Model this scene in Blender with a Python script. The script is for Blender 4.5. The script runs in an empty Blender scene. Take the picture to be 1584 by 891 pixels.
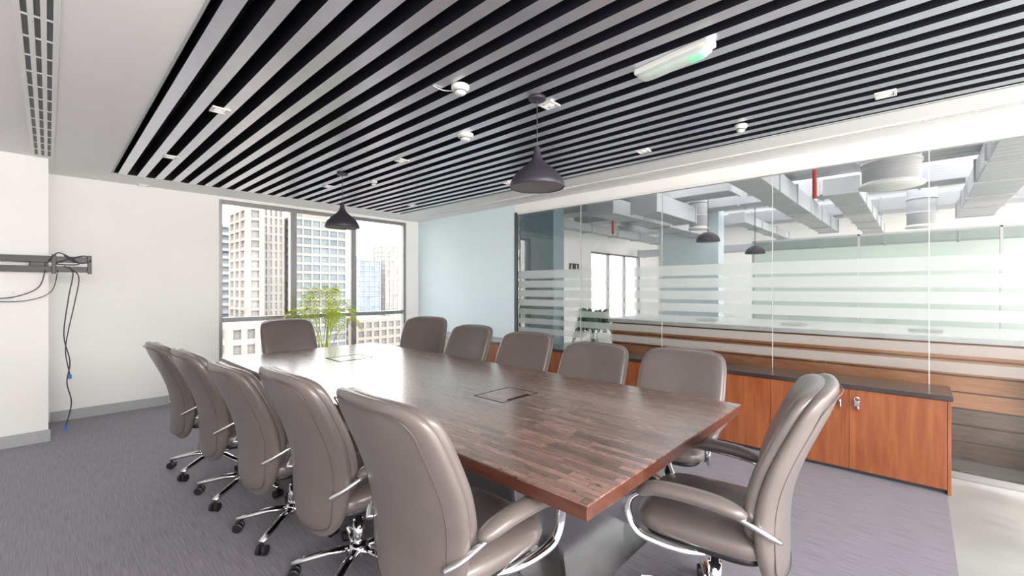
import bpy, bmesh, math, random
from mathutils import Vector, Matrix
random.seed(7)
C = bpy.context.scene.collection
PI = math.pi
H = 1.45; F = 671.0; CX = 792.0; CY = 446.0
YAW = math.radians(46.9)
VD = Vector((math.sin(YAW), math.cos(YAW), 0)); RD = Vector((math.cos(YAW), -math.sin(YAW), 0))

def ray(px, py):
    return VD + RD*((px-CX)/F) + Vector((0,0,-(py-CY)/F))
def at_z(px, py, z):
    r = ray(px, py); return Vector((0,0,H)) + r*((z-H)/r.z)
def at_x(px, py, x):
    r = ray(px, py); return Vector((0,0,H)) + r*(x/r.x)
def at_y(px, py, y):
    r = ray(px, py); return Vector((0,0,H)) + r*(y/r.y)

# ---------------------------------------------------------------- materials
def nt(name):
    m = bpy.data.materials.new(name); m.use_nodes = True
    n = m.node_tree.nodes; l = m.node_tree.links
    return m, n, l, n['Principled BSDF']
def mat(name, col, rough=.5, metal=0, var=.08, scale=8, bump=0, coat=0, stretch=(1,1,1), emis=None, es=0, sheen=0, spec=.5):
    m, n, l, b = nt(name)
    tc = n.new('ShaderNodeTexCoord'); mp = n.new('ShaderNodeMapping'); mp.inputs['Scale'].default_value = stretch
    no = n.new('ShaderNodeTexNoise'); no.inputs['Scale'].default_value = scale; no.inputs['Detail'].default_value = 5
    l.new(tc.outputs['Object'], mp.inputs['Vector']); l.new(mp.outputs['Vector'], no.inputs['Vector'])
    cr = n.new('ShaderNodeValToRGB')
    cr.color_ramp.elements[0].position = .3; cr.color_ramp.elements[1].position = .7
    cr.color_ramp.elements[0].color = tuple(c*(1-var) for c in col)+(1,)
    cr.color_ramp.elements[1].color = tuple(min(1,c*(1+var)) for c in col)+(1,)
    l.new(no.outputs['Fac'], cr.inputs['Fac']); l.new(cr.outputs['Color'], b.inputs['Base Color'])
    b.inputs['Roughness'].default_value = rough; b.inputs['Metallic'].default_value = metal
    b.inputs['Specular IOR Level'].default_value = spec
    if coat: b.inputs['Coat Weight'].default_value = coat; b.inputs['Coat Roughness'].default_value = .15
    if sheen: b.inputs['Sheen Weight'].default_value = sheen
    if bump:
        bu = n.new('ShaderNodeBump'); bu.inputs['Strength'].default_value = bump; bu.inputs['Distance'].default_value = .004
        l.new(no.outputs['Fac'], bu.inputs['Height']); l.new(bu.outputs['Normal'], b.inputs['Normal'])
    if emis:
        b.inputs['Emission Color'].default_value = emis+(1,); b.inputs['Emission Strength'].default_value = es
    return m
M = {}
M['white'] = mat('white_paint', (.89,.885,.865), .7, var=.015, scale=2)
M['ceil'] = mat('ceiling_paint', (.89,.89,.885), .8, var=.01, scale=2)
M['blue'] = mat('pale_blue_paint', (.72,.83,.87), .6, var=.02, scale=2)
M['bluegrey'] = mat('teal_grey_paint', (.18,.27,.30), .6, var=.05)
M['base'] = mat('grey_baseboard', (.42,.43,.44), .5, var=.03)
M['black'] = mat('black_paint', (.006,.006,.008), .7, var=.1)
M['slatdark'] = mat('slat_side', (.014,.014,.022), .40, var=.1)
M['slatface'] = mat('slat_face', (.72,.74,.80), .30, .78, var=.04)
M['frame'] = mat('grey_aluminium', (.27,.265,.265), .4, .5, var=.04)
M['darkframe'] = mat('dark_frame', (.06,.07,.08), .4, .3)
M['leather'] = mat('taupe_leather', (.142,.117,.110), .32, var=.05, scale=9, bump=.02, sheen=.06, coat=.2)
M['leather2'] = mat('taupe_leather_seam', (.095,.076,.072), .45, var=.1, scale=30)
M['chrome'] = mat('chrome', (.78,.78,.80), .09, 1, var=.02)
M['steel'] = mat('brushed_steel', (.60,.60,.61), .22, 1, var=.06, scale=6, stretch=(1,1,40))
M['plastic'] = mat('black_plastic', (.012,.012,.014), .4)
M['matt'] = mat('matt_black', (.010,.010,.010), .95, spec=.05)
M['pend'] = mat('matt_dark_shade', (.035,.033,.045), .45, .0)
M['pendin'] = mat('shade_inside', (.20,.19,.21), .6)
M['wplastic'] = mat('white_plastic', (.80,.80,.78), .4, var=.02)
M['cord'] = mat('grey_cable', (.05,.05,.06), .5)
M['bluecable'] = mat('blue_plug', (.02,.16,.65), .4)
M['ctop'] = mat('dark_credenza_top', (.045,.036,.036), .22, var=.2, scale=5, coat=.4)
M['leafp'] = mat('palm_leaf', (.46,.56,.02), .45, var=.45, scale=5)
M['leafd'] = mat('dark_leaf', (.04,.15,.05), .45, var=.3, scale=4)
M['pot'] = mat('white_pot', (.6,.6,.58), .4)
M['soil'] = mat('soil', (.05,.035,.02), .9, var=.4, scale=40)
M['duct'] = mat('galvanised_duct', (.53,.54,.565), .5, 0, var=.05, scale=4)
M['ductdark'] = mat('duct_grille', (.10,.11,.12), .5, .3)
M['red'] = mat('red_pipe', (.6,.04,.03), .4)
M['glowsoft'] = mat('lamp_lens', (.8,.8,.75), .3, emis=(1,.95,.85), es=.5)
M['concrete'] = mat('polished_concrete', (.36,.365,.35), .28, var=.14, scale=2.5)
M['counter'] = mat('counter_white', (.74,.76,.76), .3, var=.02)

def wood(name, c1, c2, rough, stretch, scale=6, coat=.3):
    m, n, l, b = nt(name)
    tc = n.new('ShaderNodeTexCoord'); mp = n.new('ShaderNodeMapping'); mp.inputs['Scale'].default_value = stretch
    no = n.new('ShaderNodeTexNoise'); no.inputs['Scale'].default_value = scale; no.inputs['Detail'].default_value = 8; no.inputs['Distortion'].default_value = .6
    l.new(tc.outputs['Object'], mp.inputs['Vector']); l.new(mp.outputs['Vector'], no.inputs['Vector'])
    cr = n.new('ShaderNodeValToRGB'); cr.color_ramp.elements[0].position = .30; cr.color_ramp.elements[1].position = .72
    cr.color_ramp.elements[0].color = c1+(1,); cr.color_ramp.elements[1].color = c2+(1,)
    l.new(no.outputs['Fac'], cr.inputs['Fac']); l.new(cr.outputs['Color'], b.inputs['Base Color'])
    b.inputs['Roughness'].default_value = rough
    b.inputs['Coat Weight'].default_value = coat; b.inputs['Coat Roughness'].default_value = .15
    return m
M['cherry'] = wood('cherry_veneer', (.24,.064,.022), (.39,.125,.042), .30, (5,5,.5), 4, .4)
M['stripewood'] = wood('counter_wood', (.46,.19,.085), (.60,.28,.14), .35, (1,1,8), 5)
M['stripedark'] = wood('counter_wood_dark', (.15,.10,.075), (.23,.15,.12), .25, (1,1,8), 5)
M['tedge'] = wood('table_edge_wood', (.07,.023,.014), (.14,.048,.028), .3, (4,.6,10), 6)

def table_mat():
    m, n, l, b = nt('reclaimed_plank_wood')
    tc = n.new('ShaderNodeTexCoord'); mp = n.new('ShaderNodeMapping')
    mp.inputs['Rotation'].default_value = (0,0,PI/2)
    l.new(tc.outputs['Object'], mp.inputs['Vector'])
    br = n.new('ShaderNodeTexBrick'); br.inputs['Scale'].default_value = 1
    br.inputs['Brick Width'].default_value = .24; br.inputs['Row Height'].default_value = .036
    br.inputs['Mortar Size'].default_value = .0013; br.inputs['Mortar Smooth'].default_value = .3; br.offset = .37; br.offset_frequency = 3
    br.squash = 1.5; br.squash_frequency = 2
    br.inputs['Color1'].default_value = (.115,.052,.038,1); br.inputs['Color2'].default_value = (.34,.185,.14,1)
    br.inputs['Mortar'].default_value = (.015,.008,.006,1)
    l.new(mp.outputs['Vector'], br.inputs['Vector'])
    m2 = n.new('ShaderNodeMapping'); m2.inputs['Scale'].default_value = (34,2.4,1)
    l.new(tc.outputs['Object'], m2.inputs['Vector'])
    no = n.new('ShaderNodeTexNoise'); no.inputs['Scale'].default_value = 4; no.inputs['Detail'].default_value = 8
    l.new(m2.outputs['Vector'], no.inputs['Vector'])
    mx = n.new('ShaderNodeMix'); mx.data_type = 'RGBA'; mx.blend_type = 'OVERLAY'; mx.inputs[0].default_value = .4
    l.new(br.outputs['Color'], mx.inputs[6]); l.new(no.outputs['Fac'], mx.inputs[7])
    m3 = n.new('ShaderNodeMapping'); m3.inputs['Scale'].default_value = (22,6,1)
    l.new(tc.outputs['Object'], m3.inputs['Vector'])
    n3 = n.new('ShaderNodeTexNoise'); n3.inputs['Scale'].default_value = 2.2; n3.inputs['Detail'].default_value = 3
    l.new(m3.outputs['Vector'], n3.inputs['Vector'])
    cr = n.new('ShaderNodeValToRGB'); cr.color_ramp.elements[0].position = .315; cr.color_ramp.elements[1].position = .33
    cr.color_ramp.elements[0].color = (0,0,0,1); cr.color_ramp.elements[1].color = (1,1,1,1)
    l.new(n3.outputs['Fac'], cr.inputs['Fac'])
    mk_ = n.new('ShaderNodeMix'); mk_.data_type = 'RGBA'; mk_.blend_type = 'MULTIPLY'; mk_.inputs[0].default_value = .9
    l.new(mx.outputs[2], mk_.inputs[6]); l.new(cr.outputs['Color'], mk_.inputs[7])
    l.new(mk_.outputs[2], b.inputs['Base Color'])
    mr = n.new('ShaderNodeMapRange'); mr.inputs[3].default_value = .16; mr.inputs[4].default_value = .36
    l.new(no.outputs['Fac'], mr.inputs[0]); l.new(mr.outputs[0], b.inputs['Roughness'])
    bu = n.new('ShaderNodeBump'); bu.inputs['Strength'].default_value = .35; bu.inputs['Distance'].default_value = .002
    l.new(mk_.outputs[2], bu.inputs['Height']); l.new(bu.outputs['Normal'], b.inputs['Normal'])
    l.new(bu.outputs['Normal'], b.inputs['Coat Normal'])
    b.inputs['Coat Weight'].default_value = 1; b.inputs['Coat Roughness'].default_value = .22; b.inputs['Coat IOR'].default_value = 1.75
    return m
M['table'] = table_mat()

def carpet_mat():
    m, n, l, b = nt('streaked_carpet')
    tc = n.new('ShaderNodeTexCoord')
    mp = n.new('ShaderNodeMapping'); mp.inputs['Scale'].default_value = (115,4,1)
    l.new(tc.outputs['Object'], mp.inputs['Vector'])
    no = n.new('ShaderNodeTexNoise'); no.inputs['Scale'].default_value = 1.5; no.inputs['Detail'].default_value = 4
    l.new(mp.outputs['Vector'], no.inputs['Vector'])
    n2 = n.new('ShaderNodeTexNoise'); n2.inputs['Scale'].default_value = 240; n2.inputs['Detail'].default_value = 2
    l.new(tc.outputs['Object'], n2.inputs['Vector'])
    ad = n.new('ShaderNodeMath'); ad.operation = 'ADD'; l.new(no.outputs['Fac'], ad.inputs[0])
    ml = n.new('ShaderNodeMath'); ml.operation = 'MULTIPLY'; ml.inputs[1].default_value = .3; l.new(n2.outputs['Fac'], ml.inputs[0]); l.new(ml.outputs[0], ad.inputs[1])
    cr = n.new('ShaderNodeValToRGB'); cr.color_ramp.elements[0].position = .40; cr.color_ramp.elements[1].position = .90
    cr.color_ramp.elements[0].color = (.105,.095,.116,1); cr.color_ramp.elements[1].color = (.240,.220,.262,1)
    l.new(ad.outputs[0], cr.inputs['Fac']); l.new(cr.outputs['Color'], b.inputs['Base Color'])
    b.inputs['Roughness'].default_value = .75; b.inputs['Sheen Weight'].default_value = .25
    bu = n.new('ShaderNodeBump'); bu.inputs['Strength'].default_value = .35; bu.inputs['Distance'].default_value = .003
    l.new(ad.outputs[0], bu.inputs['Height']); l.new(bu.outputs['Normal'], b.inputs['Normal'])
    return m
M['carpet'] = carpet_mat()

def glass_mat(name, tint, refl=.6):
    m = bpy.data.materials.new(name); m.use_nodes = True
    n = m.node_tree.nodes; l = m.node_tree.links; n.clear()
    o = n.new('ShaderNodeOutputMaterial'); mx = n.new('ShaderNodeMixShader')
    t = n.new('ShaderNodeBsdfTransparent'); t.inputs[0].default_value = tint+(1,)
    g = n.new('ShaderNodeBsdfGlossy'); g.inputs['Roughness'].default_value = .01
    fr = n.new('ShaderNodeFresnel'); fr.inputs[0].default_value = 1.45
    mu = n.new('ShaderNodeMath'); mu.operation = 'MULTIPLY'; mu.inputs[1].default_value = refl
    l.new(fr.outputs[0], mu.inputs[0]); l.new(mu.outputs[0], mx.inputs[0]); l.new(t.outputs[0], mx.inputs[1]); l.new(g.outputs[0], mx.inputs[2]); l.new(mx.outputs[0], o.inputs[0])
    return m
M['glass'] = glass_mat('clear_glass', (.975,.98,.98), .9)
M['wglass'] = glass_mat('window_glass', (.96,.97,.97), .5)
def frost_mat(name, f):
    m = bpy.data.materials.new(name); m.use_nodes = True
    n = m.node_tree.nodes; l = m.node_tree.links; n.clear()
    o = n.new('ShaderNodeOutputMaterial'); mx = n.new('ShaderNodeMixShader'); mx.inputs[0].default_value = f
    m2 = n.new('ShaderNodeMixShader'); m2.inputs[0].default_value = .5
    t = n.new('ShaderNodeBsdfTransparent'); d = n.new('ShaderNodeBsdfDiffuse'); tr = n.new('ShaderNodeBsdfTranslucent')
    for q in (d,tr): q.inputs[0].default_value = (.86,.90,.90,1)
    l.new(d.outputs[0], m2.inputs[1]); l.new(tr.outputs[0], m2.inputs[2])
    l.new(t.outputs[0], mx.inputs[1]); l.new(m2.outputs[0], mx.inputs[2]); l.new(mx.outputs[0], o.inputs[0])
    return m
M['frost'] = frost_mat('frosted_film', .52)
M['frostlow'] = frost_mat('thin_frosted_film', .30)

# ---------------------------------------------------------------- mesh helpers
def NB(): return bmesh.new()
def box(bm, x0,x1,y0,y1,z0,z1, mi=0):
    vs = [bm.verts.new(p) for p in ((x0,y0,z0),(x1,y0,z0),(x1,y1,z0),(x0,y1,z0),(x0,y0,z1),(x1,y0,z1),(x1,y1,z1),(x0,y1,z1))]
    fs = []
    for f in ((3,2,1,0),(4,5,6,7),(0,1,5,4),(1,2,6,5),(2,3,7,6),(3,0,4,7)):
        q = bm.faces.new([vs[i] for i in f]); q.material_index = mi; fs.append(q)
    return fs
def rings(bm, rs, closed=False, caps=True):
    vv = [[bm.verts.new(p) for p in r] for r in rs]
    n = len(vv[0]); k = len(vv)
    for i in range(k if closed else k-1):
        a = vv[i]; b = vv[(i+1)%k]
        for j in range(n):
            bm.faces.new((a[j], a[(j+1)%n], b[(j+1)%n], b[j]))
    if caps and not closed:
        bm.faces.new(list(reversed(vv[0]))); bm.faces.new(vv[-1])
def smooth(pts, n=6, closed=False):
    P = [Vector(p) for p in pts]; out = []; k = len(P)
    for i in range(k if closed else k-1):
        if closed: a,b,c,d = P[i-1],P[i],P[(i+1)%k],P[(i+2)%k]
        else: a,b,c,d = P[max(i-1,0)],P[i],P[i+1],P[min(i+2,k-1)]
        for j in range(n):
            t = j/n
            out.append(.5*((2*b)+(c-a)*t+(2*a-5*b+4*c-d)*t*t+(3*b-a-3*c+d)*t**3))
    if not closed: out.append(P[-1])
    return out
def tube(bm, pts, r, seg=10, flat=(1,1), closed=False, up=(0,0,1)):
    P = [Vector(p) for p in pts]; k = len(P); U = Vector(up); rs = []; last = None
    for i in range(k):
        if closed: T = P[(i+1)%k]-P[i-1]
        else: T = P[min(i+1,k-1)]-P[max(i-1,0)]
        T.normalize()
        if last is None:
            S = T.cross(U)
            if S.length < .05: S = T.cross(Vector((1,0,0)))
        else: S = last - T*last.dot(T)
        S.normalize(); last = S; W = S.cross(T)
        ri = r[i] if isinstance(r,(list,tuple)) else r
        rs.append([P[i]+S*(math.cos(2*PI*j/seg)*ri*flat[0])+W*(math.sin(2*PI*j/seg)*ri*flat[1]) for j in range(seg)])
    rings(bm, rs, closed)
def lathe(bm, prof, seg=32, c=(0,0,0), caps=True):
    rings(bm, [[Vector((c[0]+r*math.cos(2*PI*j/seg), c[1]+r*math.sin(2*PI*j/seg), c[2]+z)) for j in range(seg)] for r,z in prof], caps=caps)
def spow(a, e): return math.copysign(abs(a)**e, a)
def pillow(bm, c, h, exy=4, ez=2.6, seg=36, nz=12):
    rs = []
    for i in range(nz+1):
        a = -PI/2*.985 + PI*.985*i/nz
        k = abs(math.cos(a))**(2/ez); z = spow(math.sin(a), 2/ez)*h[2]
        rs.append([Vector((c[0]+k*h[0]*spow(math.cos(2*PI*j/seg),2/exy), c[1]+k*h[1]*spow(math.sin(2*PI*j/seg),2/exy), c[2]+z)) for j in range(seg)])
    rings(bm, rs)
def mk(name, bm, m, parent=None, sm=False, bevel=0, ms=None):
    bmesh.ops.recalc_face_normals(bm, faces=bm.faces)
    me = bpy.data.meshes.new(name); bm.to_mesh(me); bm.free()
    for q in ([m] if not ms else ms): me.materials.append(q)
    if sm:
        for p in me.polygons: p.use_smooth = True
    o = bpy.data.objects.new(name, me); C.objects.link(o)
    if parent: o.parent = parent
    if bevel:
        b = o.modifiers.new('bevel','BEVEL'); b.width = bevel; b.segments = 2; b.limit_method = 'ANGLE'
    return o
def bx(name, x0,x1,y0,y1,z0,z1, m, parent=None, bevel=0):
    b = NB(); box(b, x0,x1,y0,y1,z0,z1); return mk(name, b, m, parent, bevel=bevel)
def thing(name, label, cat, loc=(0,0,0), rz=0, group=None):
    o = bpy.data.objects.new(name, None); C.objects.link(o); o.location = loc; o.rotation_euler = (0,0,rz)
    o['label'] = label; o['category'] = cat
    if group: o['group'] = group
    return o
def tag(o, label, cat, group=None):
    o['label'] = label; o['category'] = cat
    if group: o['group'] = group
    return o
def struct(o): o['kind'] = 'structure'; return o
def dup(root, loc, rz, label, group=None):
    r = root.copy(); C.objects.link(r); r.location = loc; r.rotation_euler = (0,0,rz); r['label'] = label
    if group: r['group'] = group
    for ch in list(root.children):
        c = ch.copy(); C.objects.link(c); c.parent = r
        for g in list(ch.children):
            d = g.copy(); C.objects.link(d); d.parent = c
    return r

# ---------------------------------------------------------------- room shell
ZC = 2.68; YB = 6.83; XR = 4.73; YF = -3.2; XL = -1.5; YP = 6.02
RX0, RX1, RY1 = .47, 4.00, 6.28
XO = 15.0; ZO = 3.35
struct(bx('floor', XL, XR, -.15, YB, -.1, 0, M['carpet']))
b = NB(); box(b, XL, XR, YF, -.15, -.1, -.002); box(b, XR, XO, YF-2, YB, -.1, -.002)
struct(mk('floor_concrete', b, M['concrete']))
b = NB()
box(b, XL, RX0, YF, YB, ZC, 3.1); box(b, RX1, XR, YF, YB, ZC, 3.1); box(b, RX0, RX1, RY1, YB, ZC, 3.1)
struct(mk('ceiling', b, M['ceil']))
b = NB()
box(b, RX0, RX1, YF, RY1, 3.02, 3.1); box(b, RX0, RX0+.006, YF, RY1, ZC+.003, 3.02); box(b, RX1-.006, RX1, YF, RY1, ZC+.003, 3.02); box(b, RX0, RX1, RY1-.006, RY1, ZC+.003, 3.02)
struct(mk('ceiling_void', b, M['black']))
b = NB(); box(b, XR, XO, YF-2, YB+.2, ZO, ZO+.12); struct(mk('ceiling_office', b, M['ceil']))
# window wall
WX0, WX1, WZ0, WZ1 = 1.56, 4.47, .12, 2.64
b = NB()
box(b, 0, WX0, YB, YB+.2, 0, 3.1); box(b, WX1, 10.6, YB, YB+.2, 0, 3.4); box(b, WX0, WX1, YB, YB+.2, WZ1, 3.4); box(b, WX0, WX1, YB, YB+.2, 0, WZ0)
box(b, 10.6, 13.6, YB, YB+.2, 2.5, 3.4); box(b, 10.6, 13.6, YB, YB+.2, 0, .4); box(b, 13.6, XO, YB, YB+.2, 0, 3.4)
struct(mk('wall_back', b, M['white']))
b = NB(); box(b, XL, 0, YP, YB+.2, 0, 3.1); struct(mk('wall_pier', b, M['white']))
b = NB(); box(b, XL-.15, XL, YF, YP, 0, 3.1); struct(mk('wall_left', b, M['white']))
struct(bx('wall_right', XR, XR+.12, 4.37, YB, 0, 3.35, M['blue']))
struct(bx('wall_bulkhead', XR, XR+.12, YF, 4.37, 2.565, 3.35, M['white']))
struct(bx('baseboard_back', .012, WX0, YB-.014, YB, 0, .11, M['base']))
struct(bx('baseboard_pier', XL, .014, YP-.014, YP, 0, .11, M['base']))
struct(bx('baseboard_left', XL, XL+.014, YF, YP-.014, 0, .11, M['base']))
struct(bx('trim_1', RX0-.012, RX0, YF, RY1+.012, ZC-.006, ZC, M['base']))
struct(bx('trim_2', RX1, RX1+.012, YF, RY1+.012, ZC-.006, ZC, M['base']))

# windows of the back wall
wid = [WX0, 2.52, 3.47, WX1]
for i in range(3):
    x0, x1 = wid[i], wid[i+1]
    r = bpy.data.objects.new('window_%d'%(i+1), None); C.objects.link(r); struct(r)
    b = NB(); f = .045
    box(b, x0, x0+f, YB+.02, YB+.12, WZ0, WZ1); box(b, x1-f, x1, YB+.02, YB+.12, WZ0, WZ1)
    box(b, x0+f, x1-f, YB+.02, YB+.12, WZ0, WZ0+f); box(b, x0+f, x1-f, YB+.02, YB+.12, WZ1-f, WZ1)
    mk('window_frame', b, M['frame'], r, bevel=.004)
    bx('transom', x0+f, x1-f, YB+.015, YB+.12, .985, 1.045, M['frame'], r, .004)
    bx('upper_pane', x0+f, x1-f, YB+.065, YB+.07, 1.045, WZ1-f, M['wglass'], r)
    bx('lower_pane', x0+f, x1-f, YB+.065, YB+.07, WZ0+f, .985, M['wglass'], r)
r = bpy.data.objects.new('window_4', None); C.objects.link(r); struct(r)
b = NB()
for x in (10.6, 11.6, 12.6, 13.55): box(b, x, x+.05, YB+.02, YB+.1, .4, 2.5)
box(b, 10.65, 13.55, YB+.02, YB+.1, .4, .45); box(b, 10.65, 13.55, YB+.02, YB+.1, 2.45, 2.5)
mk('window_frame', b, M['frame'], r)
bx('window_pane', 10.65, 13.55, YB+.055, YB+.06, .45, 2.45, M['wglass'], r)

# glass partition
GY = [4.32, 3.22, 2.12, 1.02, -.065, -1.16, -2.26]
struct(bx('trim_3', XR-.01, XR+.07, 4.32, 4.37, 0, 2.565, M['darkframe']))
struct(bx('trim_4', XR, XR+.06, -2.26, 4.32, 0, .05, M['steel']))
struct(bx('trim_5', XR, XR+.06, -2.26, 4.32, 2.535, 2.565, M['wplastic']))
for i in range(6):
    y1, y0 = GY[i], GY[i+1]
    r = bpy.data.objects.new('window_%d'%(i+5), None); C.objects.link(r); struct(r)
    bx('glass_pane', XR+.024, XR+.034, y0+.003, y1-.003, .05, 2.535, M['glass'], r)
    bx('glass_edge', XR+.022, XR+.036, y0-.003, y0+.003, .05, 2.535, M['counter'], r)
    z = 1.70
    for k, (h, g) in enumerate([(.115,.03),(.10,.035),(.095,.04),(.09,.045),(.08,.055),(.08,.055),(.08,.055)]):
        bx('frosted_strip', XR+.020, XR+.023, y0+.003, y1-.003, z-h, z, M['frost'] if k < 4 else M['frostlow'], r); z -= h+g

# ---------------------------------------------------------------- slat ceiling
sc = thing('slat_ceiling', 'silver grey linear slats hung across the black ceiling recess', 'slatted ceiling', (0,0,0))
N = 23; sp = (RX1-RX0)/N
for i in range(N):
    x = RX0+sp*(i+.5)
    b = NB(); fs = box(b, x-.036, x+.036, YF+.1, RY1-.012, ZC, ZC+.13)
    fs[0].material_index = 1
    mk('slat', b, None, sc, ms=[M['slatdark'], M['slatface']])
for y in (-1,.6,2.2,3.8,5.4): bx('carrier', RX0+.006, RX1-.006, y, y+.03, ZC+.13, ZC+.16, M['plastic'], sc)

# linear diffusers
def diffuser(name, label, x0, x1, y0, y1, slots):
    t = thing(name, label, 'air vent', (0,0,0))
    b = NB(); w = (x1-x0); n = slots; s = w/(n*2+1)
    for i in range(n+1): box(b, x0+s*2*i, x0+s*(2*i+1), y0, y1, ZC-.012, ZC)
    box(b, x0, x1, y1, y1+s, ZC-.012, ZC); box(b, x0, x1, y0-s, y0, ZC-.012, ZC)
    mk('vent_frame', b, M['wplastic'], t, bevel=.002)
    for i in range(n):
        bx('slot', x0+s*(2*i+1), x0+s*(2*i+2), y0, y1, ZC-.004, ZC-.0005, M['ductdark'], t)
    y = y0+.2; rb = None
    while y < y1:
        if rb is None: rb = bx('vent_rib', x0+s*.5, x1-s*.5, 0, .012, ZC-.009, ZC-.004, M['wplastic'], t); rb.location.y = y
        else: q = rb.copy(); C.objects.link(q); q.parent = t; q.location.y = y
        y += .25
diffuser('linear_air_vent', 'long white ceiling vent with dark slots above the wall bracket', -.105, .035, 1.2, 5.9, 3)
diffuser('linear_air_vent', 'thin slot vent in the ceiling strip above the glass wall', 4.33, 4.43, -2.5, 6.0, 2)

# ---------------------------------------------------------------- office chair
ZB0 = .295; ZT0 = 1.05
def back_yc(z):
    t = (z-.42)/.63
    return -.215 -.085*t - .075*max(t,0)**3 + .020*math.sin(t*PI*1.6)
def back_w(z):
    t = (z-ZB0)/(ZT0-ZB0)
    pts = [(0,.225),(.22,.268),(.45,.294),(.62,.303),(.82,.298),(1.0,.280)]
    for (a,wa),(c,wc) in zip(pts,pts[1:]):
        if t <= c or c == 1.0:
            k = max(0,min(1,(t-a)/(c-a)))
            return wa+(wc-wa)*k
def backloft(b, zb, zt, wk, th, off, bow, e=3.2, nz=30, seg=44):
    rs = []
    for i in range(nz+1):
        s = math.sin(-PI/2*.99 + PI*.99*i/nz)
        z = (zb+zt)/2 + s*(zt-zb)/2
        pw = 14 if s > 0 else 5
        k = (1-min(.9999,abs(s))**pw)**(1/3.2); tk = (1-min(.9999,abs(s))**9)**(1/2)
        w = back_w(z)*wk*max(k,.05); t = th*max(tk,.1); yc = back_yc(z)+off
        rs.append([Vector((w*spow(math.cos(2*PI*j/seg), 2/e), yc+t*spow(math.sin(2*PI*j/seg), 2/e)+bow*(w*spow(math.cos(2*PI*j/seg), 2/e)/.28)**2, z)) for j in range(seg)])
    rings(b, rs)
AZ = -.028
def make_chair(label, group):
    t = thing('office_chair', label, 'chair', (0,0,0), 0, group)
    b = NB(); backloft(b, ZB0, ZT0, 1, .042, -.022, .045, e=2.9); mk('backrest', b, M['leather'], t, True)
    b = NB(); backloft(b, .44, ZT0-.008, .975, .054, .014, .045, e=2.7); mk('back_cushion', b, M['leather'], t, True)
    b = NB(); pts = []
    zs = [.38,.46,.55,.64,.73,.82,.90,.97]
    L = [( .82*back_w(z), z) for z in zs]
    R = [(-x, z) for x,z in reversed(L)]
    for x,z in L + [(.19,1.012),(0,1.018),(-.19,1.012)] + R + [(-.12,.345),(0,.336),(.12,.345)]:
        w = back_w(z); y = back_yc(z)-.022-.042*(max(0,1-(abs(x)/w)**2.9))**(1/2.9)+.045*(x/.28)**2
        pts.append((x,y+.0003,z))
    tube(b, smooth(pts,4,True), .0026, 6, closed=True); mk('piping', b, M['leather2'], t, True)
    b = NB(); pillow(b, (0,.02,.455), (.272,.268,.066), 4.5, 2.6); mk('seat', b, M['leather'], t, True)
    b = NB(); pillow(b, (0,.02,.403), (.235,.235,.024), 5, 4); mk('seat_shell', b, M['plastic'], t, True)
    for s in (-1,1):
        path = [(s*.235,-.25,.545),(s*.275,-.215,.575),(s*.298,-.15,.610),(s*.305,-.08,.630),(s*.308,.10,.640),(s*.308,.20,.630),(s*.308,.262,.590),(s*.306,.275,.530),(s*.300,.24,.465),(s*.285,.16,.440),(s*.25,.07,.422),(s*.20,.0,.413)]
        path = [(x,y,z+AZ) for x,y,z in path]
        b = NB(); tube(b, smooth(path,5), .0135, 10, (1.45,.8)); a = mk('armrest', b, M['chrome'], t, True)
        pp = smooth([(s*.302,-.16,.630+AZ),(s*.308,-.06,.652+AZ),(s*.310,.06,.658+AZ),(s*.309,.17,.650+AZ),(s*.308,.238,.620+AZ)],4)
        n = len(pp); rr = [.034*max(.35,(1-abs(2*i/(n-1)-1)**5)**.5) for i in range(n)]
        b = NB(); tube(b, pp, rr, 14, (1.2,.80)); mk('arm_pad', b, M['leather'], a, True)
    b = NB(); box(b, -.09,.09,-.12,.14,.355,.388); mk('tilt_mechanism', b, M['plastic'], t, bevel=.008)
    b = NB(); tube(b, [(.09,.05,.372),(.16,.06,.372),(.22,.06,.365)], .006, 8); mk('height_lever', b, M['plastic'], t, True)
    b = NB(); lathe(b, [(.028,.12),(.028,.25),(.018,.25),(.018,.36)], 20); mk('gas_lift', b, M['chrome'], t, True)
    b = NB(); lathe(b, [(.045,.085),(.052,.095),(.050,.125),(.034,.145)], 24); mk('base_hub', b, M['chrome'], t, True)
    for k in range(5):
        a = 2*PI*k/5+.35; c, s = math.cos(a), math.sin(a)
        b = NB(); tube(b, [(c*.03,s*.03,.112),(c*.14,s*.14,.108),(c*.25,s*.25,.088),(c*.315,s*.315,.076)], [.028,.025,.021,.017], 10, (1.05,.65))
        lg = mk('base_leg', b, M['chrome'], t, True)
        b = NB(); cx, cy = c*.305, s*.305
        for q in (-1,1):
            ox, oy = -s*q*.014, c*q*.014
            P0 = Vector((cx+ox*.5,cy+oy*.5,.028)); P1 = Vector((cx+ox*2,cy+oy*2,.028))
            tube(b, [P0, P0.lerp(P1,.1), P0.lerp(P1,.9), P1], [.022,.027,.027,.022], 18)
        tube(b, [(cx,cy,.028),(cx,cy,.075)], .009, 8)
        mk('castor', b, M['plastic'], lg)
    return t
GL = 'chairs along the window-left side of the table'; GR = 'chairs along the credenza side of the table'
ch0 = make_chair('taupe leather office chair nearest the camera, its back filling the foreground left', GL)
ch0.location = (1.12,1.345,0); ch0.rotation_euler = (0,0,-PI/2); ch0.scale = (1,1,1.045)
def chair(x, y, rz, label, group=None, s=1):
    o = dup(ch0, (x,y,0), math.radians(rz), label, group); o.scale = (1,1,s)
    if group is None and 'group' in o: del o['group']
    return o
chair(1.09,2.10,-90,'taupe leather chair second from the camera in the left row', GL, 1.035)
chair(1.03,2.79,-89,'taupe leather chair in the middle of the left row of five', GL, .99)
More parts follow.
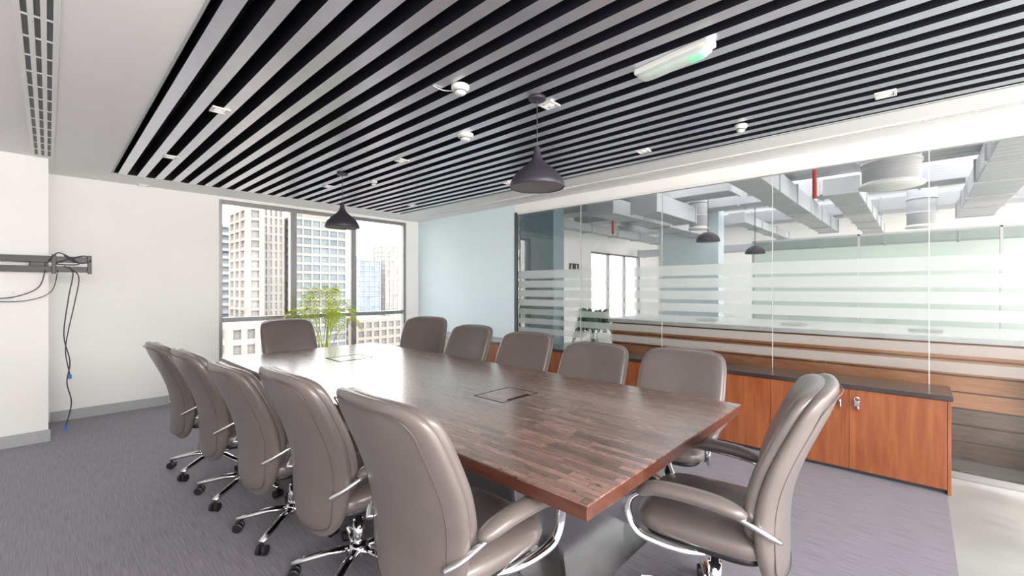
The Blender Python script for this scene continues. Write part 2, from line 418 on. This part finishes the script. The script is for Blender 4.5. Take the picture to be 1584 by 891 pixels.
chair(.98,3.52,-90,'taupe leather chair fourth from the camera in the left row', GL, 1.0)
chair(.93,4.21,-90,'taupe leather chair farthest from the camera in the left row', GL, .99)
chair(1.95,5.18,180,'taupe leather chair at the far head of the table before the window', None, 1.03)
chair(2.84,1.22,96,'taupe leather chair nearest the camera in the credenza-side row', GR, .955)
chair(2.84,1.96,96,'taupe leather chair second nearest in the credenza-side row', GR, .935)
chair(2.86,2.74,96,'taupe leather chair in the middle of the credenza-side row', GR, .97)
chair(2.87,3.56,96,'taupe leather chair second farthest in the credenza-side row', GR, .99)
chair(3.02,4.45,118,'angled taupe leather chair at the window end of the credenza-side row', GR, 1.03)
chair(1.98,.645,8,'taupe leather chair at the near end of the table, chrome arms showing', None, 1.05)

# ---------------------------------------------------------------- table
TX0,TX1,TY0,TY1,TZ = 1.185,2.85,.778,5.12,.75
t = thing('conference_table', 'long dark reclaimed plank conference table on steel pedestals', 'table', (0,0,0))
b = NB(); box(b, TX0,TX1,TY0,TY1,TZ-.006,TZ); mk('tabletop', b, M['table'], t)
b = NB(); box(b, TX0,TX1,TY0,TY1,TZ-.055,TZ-.006); mk('table_edge', b, M['tedge'], t, bevel=.003)
for (x,y,w,h,e) in ((2.06,1.98,.17,.13,.005),(2.06,4.16,.18,.16,.016)):
    b = NB()
    for (a0,a1,c0,c1) in ((-w,w,-h,-h+e),(-w,w,h-e,h),(-w,-w+e,-h,h),(w-e,w,-h,h)):
        box(b, x+a0,x+a1,y+c0,y+c1,TZ-.002,TZ+.0012)
    fl = mk('cable_flap', b, M['matt'], t)
    bx('brush_slot', x-.10,x+.10,y-h+.014,y-h+.030,TZ-.002,TZ+.001, M['matt'], fl)
for yc in (1.42,4.45):
    b = NB()
    q = [(-.28,.0),(.28,.0),(.40,.695),(-.40,.695)]
    for y0,y1 in ((yc-.16,yc-.13),(yc+.13,yc+.16)):
        a = [b.verts.new((2.02+x,y0,z)) for x,z in q]; c = [b.verts.new((2.02+x,y1,z)) for x,z in q]
        b.faces.new(a); b.faces.new(list(reversed(c)))
        for i in range(4): b.faces.new((a[i],c[i],c[(i+1)%4],a[(i+1)%4]))
    box(b, 1.80,2.24,yc-.13,yc+.13,.012,.69)
    p = mk('pedestal', b, M['steel'], t, bevel=.004)
    bx('floor_plate', 1.62,2.42,yc-.30,yc+.30,0,.012, M['steel'], p, .003)

# ---------------------------------------------------------------- credenza
CXF = 4.31; CZ = .695; U = 1.09; CY0 = -.15
for i in range(6):
    y0 = CY0+U*i; y1 = y0+U-.001
    pos = ['at the lobby end with a key','second from the lobby end','third from the lobby end','third from the window end','second from the window end','nearest the window'][i]
    t = thing('cabinet', 'low cherry wood cabinet under the glass wall, '+pos, 'cabinet', (0,0,0), 0, 'cabinet units under the glass wall')
    b = NB(); box(b, CXF+.004, XR-.03, y0, y1, .03, CZ-.035); mk('cabinet_body', b, M['cherry'], t)
    bx('plinth', CXF+.02, XR-.05, y0, y1, 0, .03, M['darkframe'], t)
    if i == 0: bx('end_panel', CXF-.014, XR-.03, y0-.02, y0-.001, 0, CZ-.035, M['cherry'], t, .002)
    m = (y0+y1)/2
    for (a,c,s) in ((y0+.0015,m-.001,1),(m+.001,y1-.0015,-1)):
        d = bx('door', CXF-.014, CXF+.003, a, c, .034, CZ-.038, M['cherry'], t, .001)
        hy = m - s*.055; CF = CXF-.014
        b = NB(); tube(b, smooth([(CF+.001,hy,.575),(CF-.022,hy,.568),(CF-.024,hy,.54),(CF-.022,hy,.512),(CF+.001,hy,.505)],4), .006, 10, (1.3,1))
        mk('handle', b, M['chrome'], d, True)
b = NB(); box(b, CXF-.03, XR-.012, CY0-.03, CY0+U*6+.01, CZ-.035, CZ)
tag(mk('credenza_top', b, M['ctop'], bevel=.004), 'continuous dark worktop over the low cherry cabinets', 'worktop')
t = thing('key_set', 'small bunch of silver keys hanging from the cabinet lock', 'keys', (-.014,0,0))
b = NB(); tube(b, [(CXF+.0,.345,.60),(CXF-.02,.345,.60)], .010, 14); mk('lock_barrel', b, M['chrome'], t, True)
b = NB(); tube(b, [(CXF-.026,.345+.016*math.sin(a),.592+.016*math.cos(a)) for a in [i*PI/8 for i in range(16)]], .0018, 6, closed=True); mk('key_ring', b, M['chrome'], t, True)
for q in (-1,0,1):
    b = NB(); box(b, CXF-.032+.003*q, CXF-.029+.003*q, .338+q*.010,.350+q*.010,.535,.578); lathe(b,[(.002,0),(.011,.0),(.011,.004),(.002,.004)],12,(CXF-.03,.344+q*.01,.575)); mk('key', b, M['chrome'], t)

# ---------------------------------------------------------------- pendants
def pendant(x, y, label):
    t = thing('pendant_lamp', label, 'pendant light', (x,y,0), 0, 'pendant lamps over the table')
    zb = 2.095
    prof = [(.172,0),(.178,.006),(.172,.03),(.155,.065),(.125,.100),(.088,.130),(.055,.158),(.035,.185),(.024,.215),(.020,.250),(.018,.262)]
    b = NB(); lathe(b, [(r,zb+z) for r,z in prof] , 40, caps=False); lathe(b, [(.012,zb+.262),(.018,zb+.262)],40,caps=False); mk('lamp_shade', b, M['pend'], t, True)
    b = NB(); lathe(b, [(.168,zb+.004),(.05,zb+.016),(.001,zb+.018)], 40, caps=False); mk('shade_diffuser', b, M['pendin'], t, True)
    b = NB(); tube(b, [(0,0,zb+.255),(0,0,ZC-.02)], .003, 6); mk('lamp_cord', b, M['cord'], t)
    b = NB(); lathe(b, [(.052,ZC-.022),(.056,ZC-.016),(.056,ZC-.0)], 28); mk('ceiling_rose', b, M['pend'], t, True)
pendant(2.15,1.79,'dark onion-shaped pendant lamp hanging nearer the camera')
pendant(2.15,4.50,'dark onion-shaped pendant lamp hanging nearer the window')

# ---------------------------------------------------------------- ceiling fittings
def downlight(px, py, label):
    p = at_z(px, py, ZC-.005)
    t = thing('downlight', label, 'ceiling light', (p.x,p.y,0), 0, 'square recessed downlights')
    b = NB(); s = .052
    for (a0,a1,c0,c1) in ((-s,s,-s,-s+.012),(-s,s,s-.012,s),(-s,-s+.012,-s+.012,s-.012),(s-.012,s,-s+.012,s-.012)): box(b, a0,a1,c0,c1,ZC-.012,ZC-.001)
    mk('downlight_frame', b, M['wplastic'], t)
    b = NB(); lathe(b, [(.018,ZC+.004),(.03,ZC-.003),(.036,ZC-.006)], 20); mk('lamp_lens', b, M['glowsoft'], t, True)
for px,py,la in ((340,171,'square downlight in the leftmost slats nearest the camera'),(264,243,'square downlight in the leftmost slats toward the window wall'),
    (850,163,'square downlight beside the rose of the nearer pendant'),(1370,146,'square downlight at the far right of the slats'),
    (995,234,'square downlight between the nearer pendant and the glass wall'),(622,249,'square downlight between the two pendants'),
    (508,289,'square downlight just left of the farther pendant'),(638,318,'square downlight at the window end beside the blue wall'),
    (785,283,'square downlight just behind the nearer pendant shade'),(222,287,'square downlight in the white ceiling beside the window wall')):
    downlight(px,py,la)
def detector(px, py, r, label, cat, kind):
    p = at_z(px, py, ZC-.03)
    t = thing(kind, label, cat, (p.x,p.y,0))
    b = NB(); lathe(b, [(r,ZC-.0),(r,ZC-.018),(r*.9,ZC-.026)], 28); mk('sensor_base', b, M['wplastic'], t, True)
    b = NB(); lathe(b, [(r*.62,ZC-.026),(r*.62,ZC-.045),(r*.4,ZC-.055),(r*.1,ZC-.057)], 28); mk('sensor_head', b, M['wplastic'], t, True)
    b = NB(); lathe(b, [(r*.66,ZC-.032),(r*.66,ZC-.038)], 28); mk('sensor_ring', b, M['ductdark'], t, True)
detector(712,141,.055,'round white sensor on the slats left of the nearer pendant','sensor','ceiling_sensor')
detector(720,214,.065,'round white smoke detector lower down between the pendants','smoke detector','smoke_detector')
detector(1146,200,.045,'small white disc sensor on the slats toward the glass wall','sensor','ceiling_sensor')
detector(578,284,.04,'tiny white sensor near the farther pendant','sensor','ceiling_sensor')
p0 = at_z(712,141,ZC-.005); p1 = at_z(670,133,ZC-.005)
b = NB(); tube(b, smooth([p0,(p0+p1)/2+Vector((0,.03,-.004)),p1],5), .003, 6); tag(mk('sensor_cable', b, M['wplastic'], None, True), 'short white cable lying on the slats beside the round sensor', 'cable')
t = thing('emergency_light', 'white emergency light box under the slats with green glow at one end', 'emergency light', (2.262,.95,0), math.radians(-8))
b = NB(); box(b, -.045,.045,-.215,.215,ZC-.035,ZC); mk('light_housing', b, M['wplastic'], t, bevel=.01)
b = NB(); pillow(b, (0,0,ZC-.045), (.038,.205,.026), 6, 3); mk('light_diffuser', b, mat('emergency_lens', (.62,.72,.66), .25), t, True)
b = NB(); pillow(b, (0,-.13,ZC-.052), (.032,.050,.0225), 5, 3); mk('indicator_light', b, mat('green_lens', (.30,.80,.50), .3, emis=(.2,1,.45), es=.25), t, True)

# ---------------------------------------------------------------- wall bracket and cables
YW = YP
t = thing('wall_bracket', 'black metal television bracket with dangling cables, no screen', 'wall bracket', (0,0,0))
b = NB()
box(b, -.62,.0,YW-.03,YW-.001,1.72,1.735); box(b, -.62,.0,YW-.03,YW-.001,1.62,1.635); box(b, -.62,-.55,YW-.03,YW-.001,1.60,1.75); box(b, -.04,0,YW-.03,YW-.001,1.60,1.75)
mk('wall_plate', b, M['plastic'], t)
b = NB(); box(b, -.30,.29,YW-.085,YW-.060,1.69,1.75); mk('upper_rail', b, M['plastic'], t, bevel=.003)
b = NB(); box(b, -.30,.29,YW-.085,YW-.060,1.60,1.655); mk('lower_rail', b, M['plastic'], t, bevel=.003)
b = NB(); box(b, -.12,-.02,YW-.075,YW-.02,1.61,1.73); mk('pivot_arm', b, M['plastic'], t, bevel=.006)
for x in (.02,.26): bx('screen_arm', x,x+.03,YW-.11,YW-.085,1.585,1.765, M['plastic'], t, .003)
def cable(pts, r, m, label, plug=None):
    t = thing('cable', label, 'cable', (0,0,0), 0, 'cables hanging from the wall bracket')
    b = NB(); tube(b, smooth(pts,6), r, 6); mk('cable_lead', b, m, t, True)
    if plug:
        x,y,z = pts[-1]; b = NB(); box(b, x-.012,x+.012,y-.008,y+.008,z-.035,z+.004); mk('plug', b, plug, t, bevel=.003)
yy = YW-.10
cable([(.10,yy,1.66),(.16,yy,1.60),(.13,yy,1.35),(.10,yy,1.0),(.14,yy,.75),(.12,yy,.55),(.15,yy,.35),(.11,yy,.13)], .0055, M['cord'], 'longest dark cable falling nearly to the floor with blue plug', M['bluecable'])
cable([(.14,yy-.02,1.64),(.20,yy-.02,1.55),(.17,yy-.02,1.30),(.13,yy-.02,1.05),(.11,yy-.02,.85),(.14,yy-.02,.62)], .005, M['cord'], 'shorter dark cable hanging beside the longest, blue plug halfway', M['bluecable'])
cable([(-.02,yy,1.62),(-.06,yy,1.46),(-.18,yy,1.38),(-.30,yy,1.36),(-.40,yy,1.40)], .005, M['cord'], 'dark cable sagging from bracket toward the wall socket')
cable([(.06,yy,1.62),(.02,yy,1.42),(-.12,yy,1.34),(-.30,yy,1.33),(-.45,YW-.02,1.37)], .004, M['cord'], 'thin loop of cable hanging lowest under the bracket')
cable([(.0,yy-.01,1.70),(.06,yy-.02,1.78),(.14,yy-.02,1.74),(.20,yy-.01,1.68),(.12,yy-.03,1.67),(.05,yy,1.68),(.12,yy-.02,1.72),(.24,yy,1.76),(.28,yy-.01,1.71),(.2,yy-.02,1.69),(.10,yy-.02,1.76)], .006, M['cord'], 'tangled coil of black cable on the end of the bracket')
t = thing('wall_socket', 'small wall socket plate low under the bracket with green connector', 'socket', (0,0,0))
bx('socket_plate', -.46,-.22,YW-.012,YW-.001,1.33,1.42, M['wplastic'], t, .003)
bx('connector', -.42,-.30,YW-.018,YW-.012,1.35,1.39, mat('green_connector',(.15,.4,.15),.5), t, .002)

# ---------------------------------------------------------------- plants
def frond(b, base, ang, length, lift, droop, n=22, lw=.016, ll=.2):
    pts = []
    for i in range(13):
        s = i/12; r = length*(s**1.25)*.75; z = lift*math.sin(min(1,s*1.0)*PI*.62) - droop*s**3
        pts.append(Vector(base)+Vector((math.cos(ang)*r, math.sin(ang)*r, z)))
    tube(b, pts, [.006*(1-.8*i/12) for i in range(13)], 5)
    D = Vector((-math.sin(ang), math.cos(ang), 0))
    for i in range(n):
        s = .35+.64*i/(n-1); k = s*12; i0 = min(11,int(k)); p = pts[i0].lerp(pts[i0+1], k-i0); T = (pts[i0+1]-pts[i0]).normalized()
        L = ll*(math.sin(PI*(.15+.8*(s-.35)/.65))**.6)
        for q in (-1,1):
            d = (D*q*.8+T*.75+Vector((0,0,.15))).normalized(); e = p+d*L+Vector((0,0,-L*.35)); mid = p+d*L*.5+Vector((0,0,L*.02))
            w = T*lw*.5
            v = [b.verts.new(x) for x in (p-w*.4, mid-w, e, mid+w, p+w*.4)]
            b.faces.new(v)
def palm(name, label, x, y, top, spread, m, nf=16, pot=M['pot'], z0=0, lw=.018, ll=.2, n=22, fmin=.6):
    t = thing(name, label, 'plant', (x,y,z0))
    b = NB(); lathe(b, [(.12,0),(.15,.02),(.18,.30),(.185,.32),(.165,.32),(.16,.27)], 28); mk('plant_pot', b, pot, t, True)
    b = NB(); lathe(b, [(.001,.28),(.158,.282)], 24, caps=False); mk('soil', b, M['soil'], t)
    for k in range(nf):
        a = 2*PI*k/nf*2.4+random.uniform(-.3,.3); f = random.uniform(fmin,1.02)
        b = NB(); frond(b, (random.uniform(-.05,.05),random.uniform(-.05,.05),.28), a, spread*random.uniform(.7,1.15), (top-.28)*f, (top-.3)*.28*random.uniform(.5,1.5), lw=lw, ll=ll, n=n)
        mk('palm_frond', b, m, t)
palm('potted_palm', 'bright yellow-green potted palm standing before the window behind the table', 2.70, 6.22, 1.60, .80, M['leafp'], 17, lw=.015, ll=.17, n=18, fmin=.55)
palm('potted_palm', 'dark green potted plant in the office seen through the frosted glass', 6.55, 4.15, 1.35, .5, M['leafd'], 12, lw=.04, ll=.16)
palm('potted_palm', 'dark leafy potted plant at the right edge beyond the glass', 4.98, -.82, .98, .22, M['leafd'], 12, lw=.03, ll=.10, pot=M['plastic'])

# ---------------------------------------------------------------- neighbouring office
t = thing('reception_counter', 'long striped wood counter with white top behind the glass wall', 'counter', (0,0,0))
X0 = 5.22
b = NB(); box(b, X0+.05,X0+.55,-3.9,3.05,0,.99); mk('counter_body', b, M['stripedark'], t)
for k in range(7): bx('counter_slat', X0+.025,X0+.05,-3.9,3.05,.03+k*.137,.155+k*.137, M['stripewood'] if k > 2 else M['stripedark'], t, .004)
bx('counter_top', X0-.01,X0+.65,-3.95,3.08,.99,1.045, M['counter'], t, .004)
for px,py,la in ((1093,486,'left end'),(1228,490,'middle'),(1432,496,'right end')):
    p = at_x(px,py,5.55)
    t = thing('desk_tray', 'black shallow tray lying on the white counter, '+la, 'tray', (5.55,p.y,1.045), 0, 'black trays on the counter')
    b = NB(); lathe(b, [(.10,0),(.12,.004),(.125,.018),(.12,.018),(.10,.010)], 24); mk('tray_dish', b, M['plastic'], t, True)
tag(bx('pillar', 11.0,11.4,3.5,4.97,0,ZO, M['blue']), 'pale blue square pillar far back in the office', 'pillar')
tag(bx('pillar', 5.9,6.2,4.55,5.45,0,ZO, M['bluegrey']), 'dark teal grey pillar just behind the glass wall', 'pillar')
struct(bx('wall_office', XO, XO+.15, -5.2, YB, 0, 3.4, M['white']))
t = thing('glass_partition', 'pale green glass partition far back in the office', 'partition', (0,0,0))
bx('partition_pane', 9.6,9.62,-2.5,2.4,.05,2.35, glass_mat('green_glass',(.76,.82,.795),.8), t)
b = NB()
for y in (-2.5,-.9,.75,2.4): box(b, 9.58,9.64,y-.015,y+.015,0,2.38)
box(b, 9.58,9.64,-2.5,2.4,2.35,2.38); mk('partition_frame', b, M['duct'], t)
def duct(label, x0,x1,y0,y1,z0,z1, along):
    t = thing('air_duct', label, 'duct', (0,0,0), 0, 'ducts under the open office ceiling')
    bx('duct_body', x0,x1,y0,y1,z0,z1, M['duct'], t, .01)
    L = (y1-y0) if along=='y' else (x1-x0); n = int(L/1.1); e = .018
    for k in range(n+1):
        if along=='y': s = y0+L*k/n; bx('duct_flange', x0-e,x1+e,s-.015,s+.015,z0-e,z1+e, M['duct'], t)
        else: s = x0+L*k/n; bx('duct_flange', s-.015,s+.015,y0-e,y1+e,z0-e,z1+e, M['duct'], t)
    hx = (x0+x1)/2; hy = (y0+y1)/2; off = .3 if (y0 > 2.8 and x0 < 6.5) else 1.25
    b = NB()
    if along=='y': tube(b, [(hx,y0+.3,z1),(hx,y0+.3,ZO)], .006, 6)
    else: tube(b, [(x0+off,hy,z1),(x0+off,hy,ZO)], .006, 6)
    mk('hanger_rod', b, M['duct'], t)
Z1,Z2,Z3,Z4 = 3.02,3.28,2.70,2.96
duct('wide rectangular duct running along the office nearest the glass', 6.9,7.5,-3.5,1.9,Z1,Z2,'y')
duct('flat rectangular duct running along the middle of the office', 8.9,9.4,-2.5,6.2,Z1,Z2,'y')
duct('narrow duct crossing the office near the red pipe', 5.3,12,1.30,1.65,Z3,Z4,'x')
duct('duct crossing the office beside the dark pillar', 6.4,10.9,3.7,4.15,Z3,Z4,'x')
duct('duct crossing the office at the right edge of the photo', 5.2,11,-.95,-.50,Z3,Z4,'x')
duct('far duct along the back of the office', 11.6,12.2,-3,6.5,Z1,Z2,'y')
duct('slim duct crossing between the two dome pendants', 8.8,12.6,2.35,2.6,2.68,2.84,'x')
duct('square branch duct far left in the office', 7.5,8.0,2.2,6.3,Z1,Z2,'y')
duct('short duct close behind the last glass joint', 5.1,5.5,-.35,2.4,Z1,Z2,'y')
duct('slim low duct crossing the office toward the windows', 7.0,12.6,5.2,5.45,2.68,2.84,'x')
duct('flat low duct crossing above the green glass partition', 7.0,12.6,.55,.9,2.68,2.86,'x')
duct('low duct along the far side of the green partition', 12.8,13.3,-3,6.5,2.45,2.64,'y')
duct('deep duct crossing the office between the red pipes', 6.3,7.9,2.9,3.3,2.62,2.90,'x')
def drop(x,y,z,r,label):
    t = thing('round_duct', label, 'duct', (x,y,0), 0, 'round drop ducts with diffusers')
    b = NB(); lathe(b, [(r,z+.05),(r,ZO)], 32); mk('duct_body', b, M['duct'], t, True)
    for zz in (z+.25,z+.5):
        b = NB(); lathe(b, [(r+.012,zz),(r+.012,zz+.03)], 32); mk('duct_flange', b, M['duct'], t, True)
    b = NB(); lathe(b, [(r*.2,z+.01),(r*1.12,z+.01),(r*1.14,z+.03),(r,z+.06)], 32); mk('air_diffuser', b, M['wplastic'], t, True)
q = at_x(1378,297,6.3); drop(6.3,q.y,2.55,.25,'large round drop duct right of the red pipe')
drop(8.45,3.05,2.55,.16,'small round drop duct above the dome pendants')
drop(10.5,-.05,2.5,.20,'distant round drop duct over the green partition')
for px,y0,y1,x,la in ((1260,255,306,6.0,'red sprinkler drop pipe close behind the glass'),(948,336,362,8.4,'red sprinkler drop pipe near the dark pillar')):
    a = at_x(px,y0,x); c = at_x(px,y1,x)
    t = thing('sprinkler_pipe', la, 'pipe', (a.x,a.y,0))
    b = NB(); tube(b, [(0,0,c.z),(0,0,ZO)], .022, 12); mk('pipe_drop', b, M['red'], t, True)
    b = NB(); lathe(b, [(.035,c.z-.03),(.01,c.z-.02),(.02,c.z)], 14); mk('sprinkler_head', b, M['chrome'], t, True)
for k,(x,y0,y1,z) in enumerate(((5.75,-2,4.2,3.32),(8.15,-3,6.5,3.32),(10.0,-3,6.5,3.32))):
    b = NB(); tube(b, [(x,y0,z),(x,y1,z)], .03, 10)
    tag(mk('conduit_pipe', b, M['duct'], None, True), ['pale conduit pipe nearest the glass under the office ceiling','pale conduit pipe in the middle of the office ceiling','pale conduit pipe farthest back under the office ceiling'][k], 'pipe')
for px,py,x,r,la in ((1095,370,8.05,.20,'dark dome pendant in the office, the nearer of two'),(1168,389,9.5,.18,'dark dome pendant in the office, the farther lower one')):
    p = at_x(px,py,x); t = thing('dome_lamp', la, 'pendant light', (p.x,p.y,0), 0, 'dome pendants in the office'); z = p.z
    b = NB(); lathe(b, [(r,z-.05)]+[(r*math.cos(a),z-.05+r*.85*math.sin(a)) for a in [i*PI/18 for i in range(1,9)]], 28, caps=True); mk('lamp_shade', b, M['pend'], t, True)
    b = NB(); tube(b, [(0,0,z+.1),(0,0,ZO)], .006, 6); mk('lamp_cord', b, M['cord'], t)
p = at_y(889,414,6.79)
t = thing('wall_bracket', 'small black wall bracket on the far office wall', 'wall bracket', (p.x,6.82,p.z))
b = NB(); box(b,-.2,.2,-.03,0,.07,.10); box(b,-.2,.2,-.03,0,-.10,-.07); box(b,-.2,-.17,-.03,0,-.07,.07); box(b,.17,.2,-.03,0,-.07,.07); box(b,-.05,-.02,-.03,0,-.07,.07); box(b,.03,.06,-.03,0,-.07,.07); mk('bracket_frame', b, M['plastic'], t)

# ---------------------------------------------------------------- city outside
KB = .42; KS = .29
M['ground'] = mat('haze_tinted_ground', (.20,.19,.18), .9, var=.2, scale=.05)  # haze over the city is put into the ground colour
struct(bx('ground', -300,900,20,1200,-71,-70, M['ground']))
def tower(label, x0,x1,y0,dy, ztop, fl, npier, cbody, cslab, slabd=.5, zb=-70, crown=0, slabh=.8, pierw=.8):
    cbody = tuple(c*KB for c in cbody); cslab = tuple(c*KS for c in cslab)
    t = thing('tower', label, 'building', (x0,y0,zb))
    mb = mat('tower_glass', cbody, .35, var=.25, scale=.15, spec=.3); msb = mat('tower_wall', cslab, .8, var=.05, scale=.2, spec=.2)
    W = x1-x0; Hh = ztop-zb
    bx('tower_body', 0,W,0,dy,0,Hh, mb, t)
    n = min(60,int(min(Hh,95)/fl))
    b0 = NB(); box(b0, -slabd,W+slabd,-slabd,dy+slabd,0,slabh); s0 = mk('floor_slab', b0, msb, t); s0.location.z = Hh-slabh
    for k in range(1,n):
        s = s0.copy(); C.objects.link(s); s.parent = t; s.location.z = Hh-slabh-k*fl
    b1 = NB(); box(b1, -pierw/2,pierw/2,-slabd*1.2,.1,0,Hh); p0 = mk('pier', b1, msb, t)
    for k in range(npier):
        s = p0 if k==0 else p0.copy()
        if k: C.objects.link(s); s.parent = t
        s.location.x = W*k/(npier-1)
    b1 = NB(); box(b1, -slabd*1.2,.1,-pierw/2,pierw/2,0,Hh); p1 = mk('side_pier', b1, msb, t)
    for k in range(4):
        s = p1 if k==0 else p1.copy()
        if k: C.objects.link(s); s.parent = t
        s.location.y = dy*k/3
    if crown: bx('roof_block', W*.25,W*.75,dy*.2,dy*.7,Hh,Hh+crown, msb, t)
    return t
tower('large beige and glass grid tower filling the middle window bay', 60.5,80,165,22, 27.5, 3.3, 7, (.28,.34,.38), (.86,.76,.69), .35, crown=3, slabh=1.0, pierw=.5)
tower('beige residential tower in the left window bay', 44.5,48.5,160,18, 28.0, 3.3, 2, (.42,.42,.42), (.84,.75,.68), .6, pierw=1.6, slabh=1.0, crown=2)
tower('paler beige tower section with narrow windows beside the grid tower', 51.5,58,168,20, 30, 3.0, 5, (.42,.44,.47), (.90,.82,.75), .3, pierw=.9, slabh=.8)
tower('grey apartment tower with stacked balconies at the left of the window', 50.5,59.0,220,22, 29, 3.4, 3, (.36,.42,.48), (.84,.84,.84), 1.0, pierw=.6, slabh=1.3)
tower('slim hazy blue tower in the right window bay', 208,231,400,30, 29, 5, 5, (.46,.54,.64), (.84,.88,.98), .4, crown=5)  # distance haze is mixed into these pale blue colours
tower('slender beige tower beside the right window edge', 243,258,410,25, 46, 5, 4, (.60,.57,.56), (1.1,1.0,.92), .4)  # colours paled to stand in for distance haze
tower('low beige podium building below the slim blue tower', 95,118,185,30, -13, 4, 7, (.34,.34,.34), (.92,.80,.70), .5, pierw=1.2, slabh=1.4)
tower('low tan building seen under the left window transom', 27,38,110,22, -6.5, 3.4, 5, (.32,.31,.30), (.90,.79,.70), .6, pierw=1.2, slabh=1.3)

# ---------------------------------------------------------------- lights, world
def area(loc, rot, sx, sy, e, col=(1,1,1)):
    a = bpy.data.lights.new('added_fill','AREA'); a.shape='RECTANGLE'; a.size=sx; a.size_y=sy; a.energy=e; a.color=col
    o = bpy.data.objects.new('added_fill', a); C.objects.link(o); o.location=loc; o.rotation_euler=rot; return o
area((.6,-2.4,2.5), (math.radians(64),0,math.radians(14)), 4.0, 1.0, 290, (1,.98,.96))  # unseen fill light added behind the camera to brighten the room
area((8.2,.5,3.34), (0,0,0), 4.5, 6.0, 175)  # fill light added under the office ceiling, stands for no fixture
area((12.6,2.5,3.34), (0,0,0), 3.0, 7.0, 90)  # second added fill, brightens the far end of the office
su = bpy.data.lights.new('sun','SUN'); su.energy = 3.4; su.angle = .03; su.color = (1,.93,.84)
so = bpy.data.objects.new('sun', su); C.objects.link(so); so.rotation_euler = (math.radians(48),0,math.radians(-28))
w = bpy.data.worlds.new('World'); bpy.context.scene.world = w; w.use_nodes = True
n = w.node_tree.nodes; l = w.node_tree.links; bg = n['Background']
tc = n.new('ShaderNodeTexCoord'); sx = n.new('ShaderNodeSeparateXYZ'); cr = n.new('ShaderNodeValToRGB')
l.new(tc.outputs['Generated'], sx.inputs[0]); l.new(sx.outputs['Z'], cr.inputs['Fac']); l.new(cr.outputs['Color'], bg.inputs['Color'])
cr.color_ramp.elements[0].position = 0; cr.color_ramp.elements[0].color = (.97,.91,.86,1)
cr.color_ramp.elements[1].position = .6; cr.color_ramp.elements[1].color = (.86,.92,1,1)
e = cr.color_ramp.elements.new(.15); e.color = (1,.96,.93,1)
bg.inputs['Strength'].default_value = 5.9

# ---------------------------------------------------------------- camera
cd = bpy.data.cameras.new('Camera'); cam = bpy.data.objects.new('Camera', cd); C.objects.link(cam)
cam.location = (0,0,H); cam.rotation_euler = (PI/2,0,-YAW); cd.sensor_width = 36; cd.lens = F/1584*36; cd.clip_start = .02; cd.clip_end = 3000
bpy.context.scene.camera = cam
bpy.context.scene.view_settings.view_transform = 'Standard'
